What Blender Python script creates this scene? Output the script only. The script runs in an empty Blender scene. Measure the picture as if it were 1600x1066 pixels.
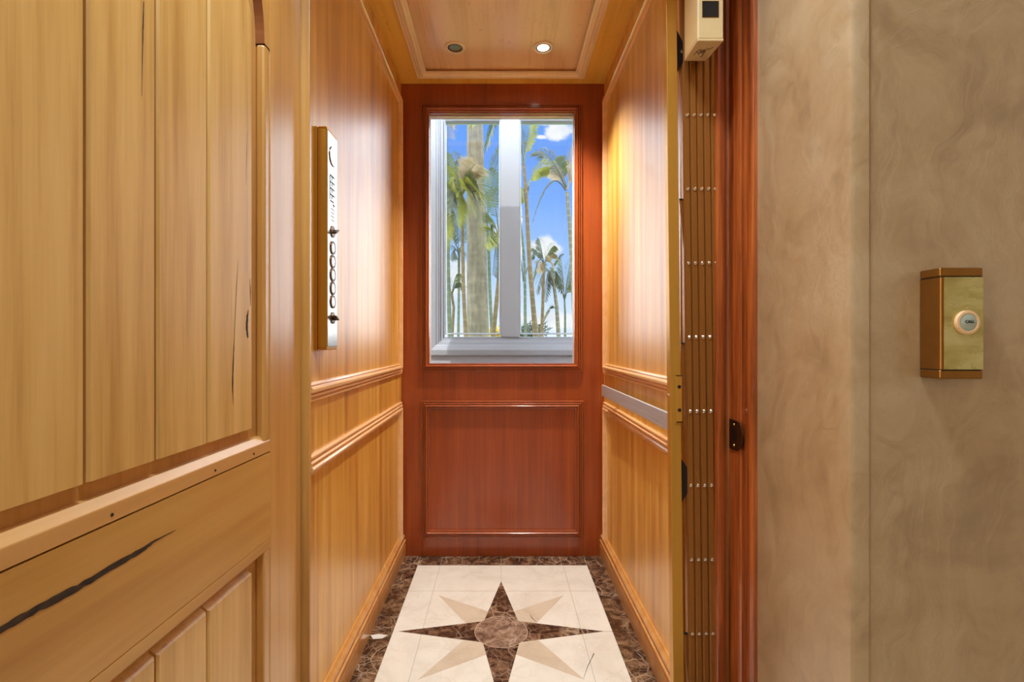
import bpy, bmesh, math, random
from mathutils import Vector, Matrix
random.seed(7)
SC = bpy.context.scene
COL = SC.collection
PI = math.pi
F = 762.0; CX = 783.0; CY = 534.0; CH = 0.966     # focal length in px, principal vanishing point, eye height

# ------------------------------------------------------------------ camera
cd = bpy.data.cameras.new('camera'); cam = bpy.data.objects.new('camera', cd); COL.objects.link(cam)
cam.location = (0, 0, CH); cam.rotation_euler = (PI/2, 0, 0)
cd.sensor_width = 36; cd.lens = 36*F/1600.0; cd.clip_start = 0.02; cd.clip_end = 500
cd.shift_x = (800-CX)/1600.0; cd.shift_y = -(533-CY)/1600.0
SC.camera = cam
# ------------------------------------------------------------------ colour
vs = SC.view_settings
vs.view_transform = 'Standard'; vs.look = 'None'; vs.gamma = 1.0; vs.use_curve_mapping = False
vs.exposure = 0.40
SC.cycles.max_bounces = 14; SC.cycles.diffuse_bounces = 8; SC.cycles.transparent_max_bounces = 12
# ------------------------------------------------------------------ sky
def lin(r, g, b):
    def c(u):
        u /= 255.0
        return u/12.92 if u <= .04045 else ((u+.055)/1.055)**2.4
    return (c(r), c(g), c(b), 1.0)

class N:
    """small node-tree writer"""
    def __init__(s, tree): s.t = tree; s.t.nodes.clear()
    def n(s, typ, **kw):
        nd = s.t.nodes.new(typ)
        for k, v in kw.items():
            if k.startswith('i_'): nd.inputs[k[2:]].default_value = v
            else: setattr(nd, k, v)
        return nd
    def l(s, a, b): s.t.links.new(a, b)
    def val(s, sock, v):
        if hasattr(v, 'is_linked') or isinstance(v, bpy.types.NodeSocket): s.l(v, sock)
        else: sock.default_value = v
    def m(s, op, a, b=0.0, c=0.0):
        nd = s.t.nodes.new('ShaderNodeMath'); nd.operation = op
        s.val(nd.inputs[0], a); s.val(nd.inputs[1], b); s.val(nd.inputs[2], c)
        return nd.outputs[0]
    def mix(s, f, a, b, blend='MIX'):
        nd = s.t.nodes.new('ShaderNodeMix'); nd.data_type = 'RGBA'; nd.blend_type = blend
        s.val(nd.inputs[0], f); s.val(nd.inputs[6], a); s.val(nd.inputs[7], b)
        return nd.outputs[2]
    def noise(s, vec, scale, detail=4, rough=.5, dist=0.0):
        nd = s.t.nodes.new('ShaderNodeTexNoise')
        if vec is not None: s.l(vec, nd.inputs['Vector'])
        nd.inputs['Scale'].default_value = scale; nd.inputs['Detail'].default_value = detail
        nd.inputs['Roughness'].default_value = rough; nd.inputs['Distortion'].default_value = dist
        return nd.outputs[0]
    def ramp(s, fac, stops, interp='LINEAR'):
        nd = s.t.nodes.new('ShaderNodeValToRGB'); cr = nd.color_ramp; cr.interpolation = interp
        while len(cr.elements) < len(stops): cr.elements.new(.5)
        for e, (p, c) in zip(cr.elements, stops):
            e.position = p; e.color = c if hasattr(c, '__len__') else (c, c, c, 1)
        s.l(fac, nd.inputs[0]); return nd.outputs[0]
    def smooth(s, x, a, b):
        nd = s.t.nodes.new('ShaderNodeMapRange'); nd.interpolation_type = 'SMOOTHSTEP'
        s.val(nd.inputs[0], x); nd.inputs[1].default_value = a; nd.inputs[2].default_value = b
        return nd.outputs[0]

W = bpy.data.worlds.new('sky'); SC.world = W; W.use_nodes = True
g = N(W.node_tree)
tc = g.n('ShaderNodeTexCoord'); sp = g.n('ShaderNodeSeparateXYZ'); g.l(tc.outputs['Generated'], sp.inputs[0])
ay = g.m('MAXIMUM', g.m('ABSOLUTE', sp.outputs[1]), .02)
U = g.m('DIVIDE', sp.outputs[0], ay); V = g.m('DIVIDE', sp.outputs[2], ay)
elev = g.smooth(sp.outputs[2], 0.0, .5)
blue = g.ramp(elev, [(0, (.72,.84,1.0,1)), (.2, (.38,.60,.98,1)), (.6, (.17,.40,.96,1)), (1, (.11,.32,.90,1))])
comb = g.n('ShaderNodeCombineXYZ'); g.l(U, comb.inputs[0]); g.l(V, comb.inputs[2])
nz = g.noise(comb.outputs[0], 14, 6, .6)
nz2 = g.noise(comb.outputs[0], 45, 4, .6)
nn = g.m('ADD', g.m('MULTIPLY', g.m('SUBTRACT', nz, .5), 2.2), g.m('MULTIPLY', g.m('SUBTRACT', nz2, .5), .8))
def blob(px, py, rx, ry):
    a = g.m('DIVIDE', g.m('SUBTRACT', U, (px-CX)/F), rx/F); b = g.m('DIVIDE', g.m('SUBTRACT', V, (CY-py)/F), ry/F)
    d = g.m('SQRT', g.m('ADD', g.m('MULTIPLY', a, a), g.m('MULTIPLY', b, b)))
    return g.smooth(g.m('ADD', g.m('SUBTRACT', 1.0, d), g.m('MULTIPLY', nn, .95)), 0.0, .5)
cl = None
for q in [(852, 386, 26, 20), (873, 203, 30, 17), (885, 262, 14, 10), (862, 192, 30, 7), (716, 430, 22, 40), (776, 370, 8, 18),
          (850, 500, 90, 14), (812, 350, 6, 60), (730, 515, 70, 16), (845, 214, 10, 4)]:
    b_ = blob(*q); cl = b_ if cl is None else g.m('MAXIMUM', cl, b_)
cloudcol = g.ramp(nz, [(.3, lin(205, 214, 232)), (.65, lin(250, 250, 252))])
sky = g.mix(cl, blue, cloudcol)
# extra bright sky added off the view axis, to reflect in the cab walls
side = g.smooth(g.m('ADD', g.m('ABSOLUTE', U), g.m('MULTIPLY', nn, .03)), .185, .30)
zen = g.smooth(sp.outputs[2], .42, .75)
skyfill = g.m('MULTIPLY', g.m('MAXIMUM', side, zen), g.smooth(sp.outputs[2], -.02, .03))
SKYFILL = g.mix(0.0, (4.7, 4.9, 5.3, 1), (4.7, 4.9, 5.3, 1))
sky = g.mix(skyfill, sky, SKYFILL)
low = g.smooth(sp.outputs[2], -.03, 0.0)
sky = g.mix(low, (0.30, .33, .25, 1), sky)
bg = g.n('ShaderNodeBackground'); g.l(sky, bg.inputs[0]); bg.inputs[1].default_value = 1.0
wo = g.n('ShaderNodeOutputWorld'); g.l(bg.outputs[0], wo.inputs[0])

# ------------------------------------------------------------------ sun and added hall fills
def light(name, typ, loc, energy, color=(1, 1, 1), rot=(0, 0, 0), parent=None, **kw):
    d = bpy.data.lights.new(name, typ); d.energy = energy; d.color = color
    for k, v in kw.items(): setattr(d, k, v)
    o = bpy.data.objects.new(name, d); COL.objects.link(o); o.location = loc; o.rotation_euler = rot
    if parent: o.parent = parent
    return o
SUN = light('sun', 'SUN', (0, -5, 20), 2.0, (1, .95, .86), (math.radians(38), 0, math.radians(-35)), angle=.009)
# fill lamps added in the unseen hall: left behind the camera, and overhead
HALLSIDE = light('hall_side_fill', 'AREA', (-2.50, -1.35, 1.3), 26, (1, .96, .88), (PI/2, 0, -PI/2), shape='RECTANGLE', size=1.0, size_y=2.0)
HALLTOP = light('hall_top_fill', 'AREA', (-.10, .48, 2.57), 26, (.76, .90, 1), (0, 0, 0), shape='DISK', size=.34)
DOWN_W = 78.0

# ------------------------------------------------------------------ mesh writer
class MB:
    def __init__(s): s.v = []; s.f = []; s.mi = []; s.cur = 0
    def add(s, vs_, fs):
        o = len(s.v); s.v += [tuple(p) for p in vs_]
        for f in fs: s.f.append([i+o for i in f]); s.mi.append(s.cur)
    def box(s, x0, x1, y0, y1, z0, z1):
        s.add([(x0,y0,z0),(x1,y0,z0),(x1,y1,z0),(x0,y1,z0),(x0,y0,z1),(x1,y0,z1),(x1,y1,z1),(x0,y1,z1)],
              [(0,3,2,1),(4,5,6,7),(0,1,5,4),(1,2,6,5),(2,3,7,6),(3,0,4,7)]); return s
    def prism(s, pts, h0, h1, axis='z'):
        """pts: outline in the two other axes (x,y)/(x,z)/(y,z); extruded along axis"""
        def P(a, b, h): return {'z': (a, b, h), 'y': (a, h, b), 'x': (h, a, b)}[axis]
        n = len(pts); vv = [P(a, b, h0) for a, b in pts]+[P(a, b, h1) for a, b in pts]
        s.add(vv, [list(range(n))[::-1], list(range(n, 2*n))]+[(i, (i+1) % n, (i+1) % n+n, i+n) for i in range(n)]); return s
    def sweep(s, path, prof, frame, closed=True):
        """path: 2D polyline (mitred); prof: (offset inward, height); frame(a,b,h)->xyz"""
        n = len(path); rings = []
        for i, p in enumerate(path):
            p = Vector(p)
            d0 = (p-Vector(path[i-1])).normalized() if (closed or i > 0) else None
            d1 = (Vector(path[(i+1) % n])-p).normalized() if (closed or i < n-1) else None
            if d0 is None: d0 = d1
            if d1 is None: d1 = d0
            n0 = Vector((-d0.y, d0.x)); n1 = Vector((-d1.y, d1.x)); mt = (n0+n1); mt = mt/max(mt.dot(n0), .2)
            rings.append([frame(*(p+mt*o), h) for o, h in prof])
        k = len(prof); vv = [q for r in rings for q in r]; fs = []
        for i in range(n if closed else n-1):
            j = (i+1) % n
            for m in range(k): fs.append((i*k+m, i*k+(m+1) % k, j*k+(m+1) % k, j*k+m))
        if not closed: fs += [list(range(k))[::-1], [(n-1)*k+m for m in range(k)]]
        s.add(vv, fs); return s
    def lathe(s, prof, c, axis=(0, 0, 1), seg=32):
        ax = Vector(axis).normalized(); u = ax.orthogonal().normalized(); w = ax.cross(u); c = Vector(c)
        k = len(prof); vv = []
        for i in range(seg):
            a = 2*PI*i/seg; r_ = u*math.cos(a)+w*math.sin(a)
            vv += [c+ax*h+r_*max(r, 1e-5) for r, h in prof]
        fs = [(i*k+m, i*k+m+1, ((i+1) % seg)*k+m+1, ((i+1) % seg)*k+m) for i in range(seg) for m in range(k-1)]
        s.add(vv, fs); return s
    def tube(s, pts, rad, seg=8):
        pts = [Vector(p) for p in pts]; n = len(pts); vv = []; ref = Vector((0.13, 0.97, .2))
        for i, p in enumerate(pts):
            t = (pts[min(i+1, n-1)]-pts[max(i-1, 0)]).normalized()
            u = t.cross(ref); u = (u if u.length > 1e-3 else t.orthogonal()).normalized(); w = t.cross(u)
            r = rad[i] if hasattr(rad, '__len__') else rad
            vv += [p+(u*math.cos(2*PI*k/seg)+w*math.sin(2*PI*k/seg))*r for k in range(seg)]
        fs = [(i*seg+k, i*seg+(k+1) % seg, (i+1)*seg+(k+1) % seg, (i+1)*seg+k) for i in range(n-1) for k in range(seg)]
        fs += [list(range(seg))[::-1], [(n-1)*seg+k for k in range(seg)]]
        s.add(vv, fs); return s
    def build(s, name, mats, parent=None, smooth=False, bevel=0.0, recalc=True, bseg=2):
        me = bpy.data.meshes.new(name); me.from_pydata(s.v, [], s.f)
        if not isinstance(mats, (list, tuple)): mats = [mats]
        for m in mats: me.materials.append(m)
        for p, i in zip(me.polygons, s.mi): p.material_index = i; p.use_smooth = smooth
        if recalc:
            bm = bmesh.new(); bm.from_mesh(me); bmesh.ops.recalc_face_normals(bm, faces=bm.faces); bm.to_mesh(me); bm.free()
        o = bpy.data.objects.new(name, me); COL.objects.link(o)
        if parent: o.parent = parent
        if bevel:
            b = o.modifiers.new('bevel', 'BEVEL'); b.width = bevel; b.segments = bseg; b.limit_method = 'ANGLE'; b.angle_limit = math.radians(40)
            b.harden_normals = False
        if smooth:
            try:
                me.set_sharp_from_angle(angle=math.radians(42))
            except Exception: pass
        return o
def tag(o, label=None, cat=None, group=None, kind=None):
    if label: o['label'] = label
    if cat: o['category'] = cat
    if group: o['group'] = group
    if kind: o['kind'] = kind
    return o
def empty(name, loc=(0, 0, 0), rot=(0, 0, 0)):
    o = bpy.data.objects.new(name, None); COL.objects.link(o); o.location = loc; o.rotation_euler = rot; o.empty_display_size = .05
    return o
def structure(o): o['kind'] = 'structure'; return o
def at(px, py, Y): return Vector(((px-CX)*Y/F, Y, CH-(py-CY)*Y/F))

# ------------------------------------------------------------------ materials
def principled(name, rough=.5, metal=0.0, color=None, coat=0.0, coat_rough=.1, coat_ior=1.5, spec=.5, ior=1.45):
    m = bpy.data.materials.new(name); m.use_nodes = True; t = N(m.node_tree)
    b = t.n('ShaderNodeBsdfPrincipled'); o = t.n('ShaderNodeOutputMaterial'); t.l(b.outputs[0], o.inputs[0])
    b.inputs['Roughness'].default_value = rough; b.inputs['Metallic'].default_value = metal
    b.inputs['Coat Weight'].default_value = coat; b.inputs['Coat Roughness'].default_value = coat_rough
    b.inputs['Coat IOR'].default_value = coat_ior; b.inputs['IOR'].default_value = ior
    if color: b.inputs['Base Color'].default_value = color
    return m, t, b
def bump(t, b, h, strength, dist=.002):
    n = t.n('ShaderNodeBump'); n.inputs['Strength'].default_value = strength; n.inputs['Distance'].default_value = dist
    t.l(h, n.inputs['Height']); t.l(n.outputs[0], b.inputs['Normal'])
def wood(name, dark, mid, light_, axis='z', stripe=55, contrast=1.0, rough=.45, coat=.6, coat_rough=.18, coat_ior=1.6, fleck=0.0, scratch=0.0, band=.5):
    m, t, b = principled(name, rough, 0, None, coat, coat_rough, coat_ior)
    tc = t.n('ShaderNodeTexCoord'); mp = t.n('ShaderNodeMapping'); t.l(tc.outputs['Object'], mp.inputs[0])
    s = {'x': (.035, 1, 1), 'y': (1, .035, 1), 'z': (1, 1, .035)}[axis]; mp.inputs['Scale'].default_value = s
    fine = t.noise(mp.outputs[0], stripe*5, 3, .6)
    st = t.noise(mp.outputs[0], stripe, 3, .55, .3)
    mp2 = t.n('ShaderNodeMapping'); t.l(tc.outputs['Object'], mp2.inputs[0])
    mp2.inputs['Scale'].default_value = tuple(.18 if q < 1 else 1 for q in s)
    big = t.noise(mp2.outputs[0], 5, 3, .5, 1.2)
    f = t.m('ADD', t.m('MULTIPLY', t.m('SUBTRACT', st, .5), 1.15*contrast), t.m('MULTIPLY', t.m('SUBTRACT', fine, .5), .55*contrast))
    f = t.m('ADD', t.m('ADD', f, t.m('MULTIPLY', t.m('SUBTRACT', big, .5), band)), .5)
    c = t.ramp(f, [(.15, dark), (.5, mid), (.85, light_)])
    if fleck:
        mp3 = t.n('ShaderNodeMapping'); t.l(tc.outputs['Object'], mp3.inputs[0]); mp3.inputs['Scale'].default_value = tuple(.45 if q < 1 else 1 for q in s)
        fl = t.noise(mp3.outputs[0], 42, 5, .65, 1.5)
        fk = t.smooth(fl, .60, .72)
        c = t.mix(t.m('MULTIPLY', fk, fleck), c, dark)
    if scratch:
        tc2 = t.noise(tc.outputs['Object'], 9, 6, .75, 4)
        sc_ = t.m('MULTIPLY', t.smooth(t.m('ABSOLUTE', t.m('SUBTRACT', tc2, .5)), .004, 0.0), scratch)
        c = t.mix(sc_, c, (.85, .75, .6, 1))
    t.l(c, b.inputs['Base Color'])
    bump(t, b, fine, .06, .0006)
    return m
def marble(name, cols, scale=14, vein=(.62, .50, .38, 1), vamt=.6, rough=.12, vscale=9, coat=.3):
    m, t, b = principled(name, rough, 0, None, coat, .05)
    tc = t.n('ShaderNodeTexCoord')
    nz_ = t.noise(tc.outputs['Object'], scale, 6, .65, 1.0)
    c = t.ramp(nz_, cols)
    wob = t.n('ShaderNodeTexNoise'); t.l(tc.outputs['Object'], wob.inputs['Vector']); wob.inputs['Scale'].default_value = 12; wob.inputs['Detail'].default_value = 5
    av = t.n('ShaderNodeVectorMath', operation='MULTIPLY_ADD'); t.l(wob.outputs[1], av.inputs[0]); av.inputs[1].default_value = (.055, .055, .055); t.l(tc.outputs['Object'], av.inputs[2])
    v1 = t.n('ShaderNodeTexVoronoi', feature='DISTANCE_TO_EDGE'); t.l(av.outputs[0], v1.inputs['Vector']); v1.inputs['Scale'].default_value = vscale*2.2
    v2 = t.n('ShaderNodeTexVoronoi', feature='DISTANCE_TO_EDGE'); t.l(av.outputs[0], v2.inputs['Vector']); v2.inputs['Scale'].default_value = vscale*5
    e = t.m('MAXIMUM', t.smooth(v1.outputs[0], .045, 0.0), t.m('MULTIPLY', t.smooth(v2.outputs[0], .07, 0.0), .55))
    e = t.m('MULTIPLY', e, t.smooth(t.noise(tc.outputs['Object'], 9, 3), .38, .62))
    c = t.mix(t.m('MULTIPLY', e, vamt), c, vein)
    t.l(c, b.inputs['Base Color']); return m
def simple(name, col, rough=.5, metal=0.0, coat=0.0, nscale=0, namt=.1, bmp=0.0, aniso=None):
    m, t, b = principled(name, rough, metal, col, coat)
    if nscale:
        tc = t.n('ShaderNodeTexCoord'); vec = tc.outputs['Object']
        if aniso:
            mp = t.n('ShaderNodeMapping'); t.l(vec, mp.inputs[0]); mp.inputs['Scale'].default_value = aniso; vec = mp.outputs[0]
        nz_ = t.noise(vec, nscale, 4, .6)
        lo = tuple(c*(1-namt) for c in col[:3])+(1,); hi = tuple(min(1, c*(1+namt)) for c in col[:3])+(1,)
        t.l(t.ramp(nz_, [(.25, lo), (.75, hi)]), b.inputs['Base Color'])
        if bmp: bump(t, b, nz_, bmp, .001)
    return m

M = {}
M['veneer'] = wood('honey veneer', lin(188, 124, 34), lin(222, 164, 62), lin(242, 194, 98), 'z', 26, 1.15, coat=.9, coat_rough=.33, coat_ior=1.9)
M['ceil'] = wood('figured maple', lin(200, 146, 92), lin(240, 204, 160), lin(246, 214, 176), 'y', 18, .5, coat=.8, coat_rough=.2, fleck=.55, coat_ior=1.7)
M['soffit'] = wood('soffit maple', lin(190, 134, 36), lin(240, 192, 84), lin(246, 208, 112), 'y', 18, .5, coat=.7, coat_rough=.25, fleck=.7)
M['russet'] = wood('red cherry', lin(120, 46, 8), lin(156, 66, 14), lin(178, 86, 24), 'z', 22, .8, coat=.8, coat_rough=.2, fleck=.3)  # back wall wood, redder and darker than the side veneer
M['russettrim'] = wood('cherry trim', lin(130, 56, 20), lin(160, 76, 30), lin(186, 98, 44), 'z', 22, .6, coat=.9, coat_rough=.12)
M['trim'] = wood('honey trim', lin(214, 158, 92), lin(236, 186, 126), lin(246, 206, 154), 'y', 30, .5, coat=.9, coat_rough=.12, coat_ior=1.9)
M['ceiltrim'] = wood('pale ceiling trim', lin(236, 204, 156), lin(248, 224, 186), lin(252, 236, 206), 'y', 30, .4, coat=.8, coat_rough=.2)
M['trimz'] = wood('honey trim upright', lin(170, 108, 48), lin(204, 144, 76), lin(226, 172, 104), 'z', 30, .5, coat=.9, coat_rough=.15)
M['door'] = wood('door plank', lin(186, 134, 62), lin(214, 168, 94), lin(228, 186, 116), 'z', 34, .9, coat=.5, coat_rough=.3, coat_ior=1.5, band=.7)
M['doorstile'] = wood('door stile', lin(172, 114, 44), lin(202, 148, 72), lin(220, 170, 96), 'z', 26, .8, coat=.95, coat_rough=.28, coat_ior=1.8)
M['doorrail'] = wood('door rail', lin(170, 114, 44), lin(200, 148, 72), lin(214, 166, 92), 'x', 10, .9, coat=.45, coat_rough=.3, band=1.1)
M['ledge'] = wood('ledge', lin(176, 120, 54), lin(208, 154, 84), lin(222, 172, 104), 'x', 20, .6, coat=1.0, coat_rough=.32, coat_ior=2.0)
M['doorback'] = wood('door recess', lin(164, 106, 44), lin(200, 144, 76), lin(214, 160, 92), 'z', 26, .7, coat=.3)
M['arch'] = wood('arch end grain', lin(88, 44, 18), lin(128, 70, 32), lin(150, 90, 44), 'y', 22, .8, coat=.6)
M['jamb'] = wood('mahogany jamb', lin(96, 38, 10), lin(160, 76, 26), lin(196, 104, 42), 'z', 60, 1.3, coat=.9, coat_rough=.1, coat_ior=1.6)
M['crack'] = simple('charred crack', lin(62, 44, 28), .9, nscale=160, namt=.75, aniso=(.4, 1, 1))
M['groove'] = simple('groove', lin(120, 74, 36), .7)
M['cream'] = marble('cream marble', [(.25, lin(212, 204, 188)), (.5, lin(228, 222, 208)), (.8, lin(236, 232, 220))], 5, lin(190, 176, 150), .25, .14)
M['beige'] = marble('beige marble', [(.25, lin(190, 172, 148)), (.5, lin(208, 192, 168)), (.8, lin(216, 202, 180))], 6, lin(180, 160, 132), .3, .14)
M['palebeige'] = marble('pale beige marble', [(.25, lin(206, 190, 164)), (.5, lin(222, 208, 182)), (.8, lin(230, 218, 196))], 6, lin(190, 170, 140), .3, .14)
M['emper'] = marble('dark emperador', [(.34, lin(38, 24, 18)), (.48, lin(74, 50, 36)), (.62, lin(128, 98, 72)), (.75, lin(160, 128, 98))], 20, lin(206, 180, 152), .55, .10, vscale=7)
M['emper2'] = marble('light emperador', [(.34, lin(78, 54, 44)), (.5, lin(132, 104, 84)), (.68, lin(176, 150, 126))], 24, lin(210, 190, 166), .7, .10)
M['grout'] = simple('grout', lin(176, 166, 150), .8)
M['plaster'] = None
def plaster():
    m, t, b = principled('venetian plaster', .42, 0, None, .75, .30, 1.75)
    tc = t.n('ShaderNodeTexCoord')
    w1 = t.n('ShaderNodeTexNoise'); t.l(tc.outputs['Object'], w1.inputs['Vector']); w1.inputs['Scale'].default_value = 2.3; w1.inputs['Detail'].default_value = 4
    av = t.n('ShaderNodeVectorMath', operation='MULTIPLY_ADD'); t.l(w1.outputs[1], av.inputs[0]); av.inputs[1].default_value = (.5, .5, .5); t.l(tc.outputs['Object'], av.inputs[2])
    a = t.noise(tc.outputs['Object'], 5, 6, .6, 1.2)
    vor = t.n('ShaderNodeTexVoronoi', feature='SMOOTH_F1'); t.l(av.outputs[0], vor.inputs['Vector']); vor.inputs['Scale'].default_value = 9
    mp = t.n('ShaderNodeMapping'); t.l(av.outputs[0], mp.inputs[0]); mp.inputs['Scale'].default_value = (1, 1, .22); mp.inputs['Rotation'].default_value = (.5, .6, .3)
    sw = t.noise(mp.outputs[0], 16, 5, .6, 1.6)
    f = t.m('ADD', t.m('MULTIPLY', a, .7), t.m('MULTIPLY', sw, .45))
    f = t.m('SUBTRACT', f, t.m('MULTIPLY', vor.outputs[0], .12))
    c = t.ramp(f, [(.32, lin(154, 126, 92)), (.5, lin(176, 147, 110)), (.68, lin(190, 164, 128))])
    t.l(c, b.inputs['Base Color'])
    fine2 = t.noise(mp.outputs[0], 44, 6, .7, 2.5)
    ridge = t.m('MULTIPLY', t.smooth(t.m('ABSOLUTE', t.m('SUBTRACT', fine2, .5)), .02, 0.0), t.smooth(a, .5, .62))
    h = t.m('ADD', t.m('ADD', t.m('MULTIPLY', a, .8), t.m('MULTIPLY', sw, .8)), t.m('MULTIPLY', ridge, .25))
    bump(t, b, h, .38, .005)
    t.l(t.ramp(sw, [(.3, .3), (.7, .55)]), b.inputs['Roughness'])
    return m
M['plaster'] = plaster()
M['hallpaint'] = simple('hall paint', lin(214, 202, 182), .8)
M['hallfloor'] = simple('hall floor stone', lin(196, 182, 158), .3, nscale=6, namt=.1)
M['white'] = simple('white pvc', lin(188, 198, 210), .35, nscale=260, namt=.04)
M['shaft'] = simple('shaft stucco', lin(192, 198, 210), .85, nscale=120, namt=.08, bmp=.3)
M['stucco'] = simple('outside stucco', lin(220, 214, 200), .9, nscale=60, namt=.06)
M['brass'] = simple('polished brass', lin(206, 166, 84), .14, 1.0, nscale=40, namt=.08)
M['brassdark'] = simple('bronze housing', lin(150, 104, 48), .28, .85, nscale=30, namt=.1)
M['goldhousing'] = simple('gold anodised housing', lin(190, 132, 46), .3, .8, nscale=30, namt=.06, aniso=(1, 1, .05))
def agedbrass():
    m, t, b = principled('aged brass plate', .22, .72, None)
    tc = t.n('ShaderNodeTexCoord'); mp = t.n('ShaderNodeMapping'); t.l(tc.outputs['Object'], mp.inputs[0]); mp.inputs['Scale'].default_value = (.35, 1, 1)
    a = t.noise(mp.outputs[0], 30, 4, .6, .8)
    t.l(t.ramp(a, [(.3, lin(164, 148, 88)), (.5, lin(196, 184, 120)), (.7, lin(214, 206, 150))]), b.inputs['Base Color'])
    t.l(t.ramp(a, [(.3, .16), (.7, .34)]), b.inputs['Roughness']); return m
M['agedbrass'] = agedbrass()
M['ringglow'] = simple('warm lit ring', lin(236, 196, 150), .4)
M['steel'] = simple('brushed steel', lin(206, 212, 216), .38, .6, nscale=200, namt=.12, aniso=(1, .03, 1))
M['chrome'] = simple('chrome', lin(225, 225, 228), .12, 1.0)
M['gateslat'] = simple('gold aluminium slat', lin(164, 108, 50), .36, .55, nscale=60, namt=.1, aniso=(1, 1, .02))
M['gatepost'] = simple('gold aluminium post', lin(206, 152, 62), .32, .45, nscale=60, namt=.08, aniso=(1, 1, .02))
M['bracket'] = simple('black bracket', lin(34, 26, 30), .35, .3)
M['cream_metal'] = simple('cream enamel', lin(222, 196, 146), .4, 0, .3, nscale=25, namt=.06)
M['black'] = simple('black', lin(18, 16, 16), .4)
M['ink'] = simple('black ink', lin(30, 24, 26), .6)
M['bronze'] = simple('dark bronze', lin(92, 66, 44), .3, .9)
M['greyface'] = simple('button face', lin(176, 190, 180), .3, .2)
M['satin'] = simple('satin silver', lin(225, 222, 214), .2, .9)
M['dimlens'] = simple('unlit lens', lin(150, 156, 150), .15, .6, nscale=300, namt=.4, bmp=.6)
M['lampring'] = simple('lamp trim', lin(240, 226, 200), .35, .1)
def emit(name, col, s):
    m = bpy.data.materials.new(name); m.use_nodes = True; t = N(m.node_tree)
    e = t.n('ShaderNodeEmission'); e.inputs[0].default_value = col; e.inputs[1].default_value = s
    o = t.n('ShaderNodeOutputMaterial'); t.l(e.outputs[0], o.inputs[0]); return m
M['lamp'] = emit('lamp glow', (1, .93, .78, 1), 4.0)
def glass(name, dust=0.0):
    m = bpy.data.materials.new(name); m.use_nodes = True; t = N(m.node_tree)
    tr = t.n('ShaderNodeBsdfTransparent'); tr.inputs[0].default_value = (.97, .98, .98, 1)
    gl = t.n('ShaderNodeBsdfGlossy'); gl.inputs['Roughness'].default_value = .02
    fr = t.n('ShaderNodeFresnel'); fr.inputs[0].default_value = 1.5
    mx = t.n('ShaderNodeMixShader'); t.l(fr.outputs[0], mx.inputs[0]); t.l(tr.outputs[0], mx.inputs[1]); t.l(gl.outputs[0], mx.inputs[2])
    out = mx.outputs[0]
    if dust:
        tc = t.n('ShaderNodeTexCoord'); nz_ = t.noise(tc.outputs['Object'], 320, 3, .7)
        df = t.n('ShaderNodeBsdfDiffuse'); df.inputs[0].default_value = (.9, .92, .95, 1)
        m2 = t.n('ShaderNodeMixShader'); t.l(t.ramp(nz_, [(.45, 0.0), (.75, dust)]), m2.inputs[0]); t.l(out, m2.inputs[1]); t.l(df.outputs[0], m2.inputs[2]); out = m2.outputs[0]
    o = t.n('ShaderNodeOutputMaterial'); t.l(out, o.inputs[0]); return m
M['glass'] = glass('window glass')
M['dusty'] = glass('dusty cab glass', .045)
def dim(c, k): return (c[0]*k, c[1]*k, c[2]*k, 1)
def leaf(name, c1, c2, c3=None):
    c1 = dim(c1, .62); c2 = dim(c2, .62)
    m = bpy.data.materials.new(name); m.use_nodes = True; t = N(m.node_tree)
    tc = t.n('ShaderNodeTexCoord'); nz_ = t.noise(tc.outputs['Object'], 5, 3, .6)
    c = t.ramp(nz_, [(.3, c1), (.7, c2)])
    d = t.n('ShaderNodeBsdfPrincipled'); d.inputs['Roughness'].default_value = .45; t.l(c, d.inputs['Base Color'])
    tl = t.n('ShaderNodeBsdfTranslucent'); t.l(c, tl.inputs[0])
    mx = t.n('ShaderNodeMixShader'); mx.inputs[0].default_value = .4; t.l(d.outputs[0], mx.inputs[1]); t.l(tl.outputs[0], mx.inputs[2])
    o = t.n('ShaderNodeOutputMaterial'); t.l(mx.outputs[0], o.inputs[0]); return m
M['leaf_green'] = leaf('palm leaf green', lin(70, 96, 58), lin(112, 132, 78))
M['leaf_yellow'] = leaf('palm leaf yellow green', lin(112, 128, 44), lin(176, 178, 70))
M['leaf_dark'] = leaf('palm leaf dark', lin(46, 74, 62), lin(84, 108, 84))
M['leaf_dry'] = leaf('palm leaf dry', lin(166, 146, 112), lin(212, 198, 166))
def bark(name, c1, c2, ring=14, ringcol=None, ramt=.5):
    m, t, b = principled(name, .85); c1 = dim(c1, .62); c2 = dim(c2, .62); ringcol = dim(ringcol, .62)
    tc = t.n('ShaderNodeTexCoord'); sp_ = t.n('ShaderNodeSeparateXYZ'); t.l(tc.outputs['Object'], sp_.inputs[0])
    nz_ = t.noise(tc.outputs['Object'], 9, 5, .65)
    mp = t.n('ShaderNodeMapping'); t.l(tc.outputs['Object'], mp.inputs[0]); mp.inputs['Scale'].default_value = (1, 1, .1)
    n2 = t.noise(mp.outputs[0], 30, 4, .6)
    c = t.ramp(t.m('ADD', t.m('MULTIPLY', nz_, .5), t.m('MULTIPLY', n2, .5)), [(.35, c1), (.65, c2)])
    s = t.m('SINE', t.m('ADD', t.m('MULTIPLY', sp_.outputs[2], ring*2*PI), t.m('MULTIPLY', nz_, 2.0)))
    c = t.mix(t.m('MULTIPLY', t.smooth(s, .6, .98), ramt), c, ringcol or c2)
    t.l(c, b.inputs['Base Color']); return m
M['bark_big'] = bark('royal palm bark', lin(84, 82, 68), lin(146, 138, 116), 5, lin(160, 154, 134), .15)
M['bark_grey'] = bark('grey ringed bark', lin(92, 96, 82), lin(138, 136, 112), 11, lin(180, 174, 152), .5)
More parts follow.
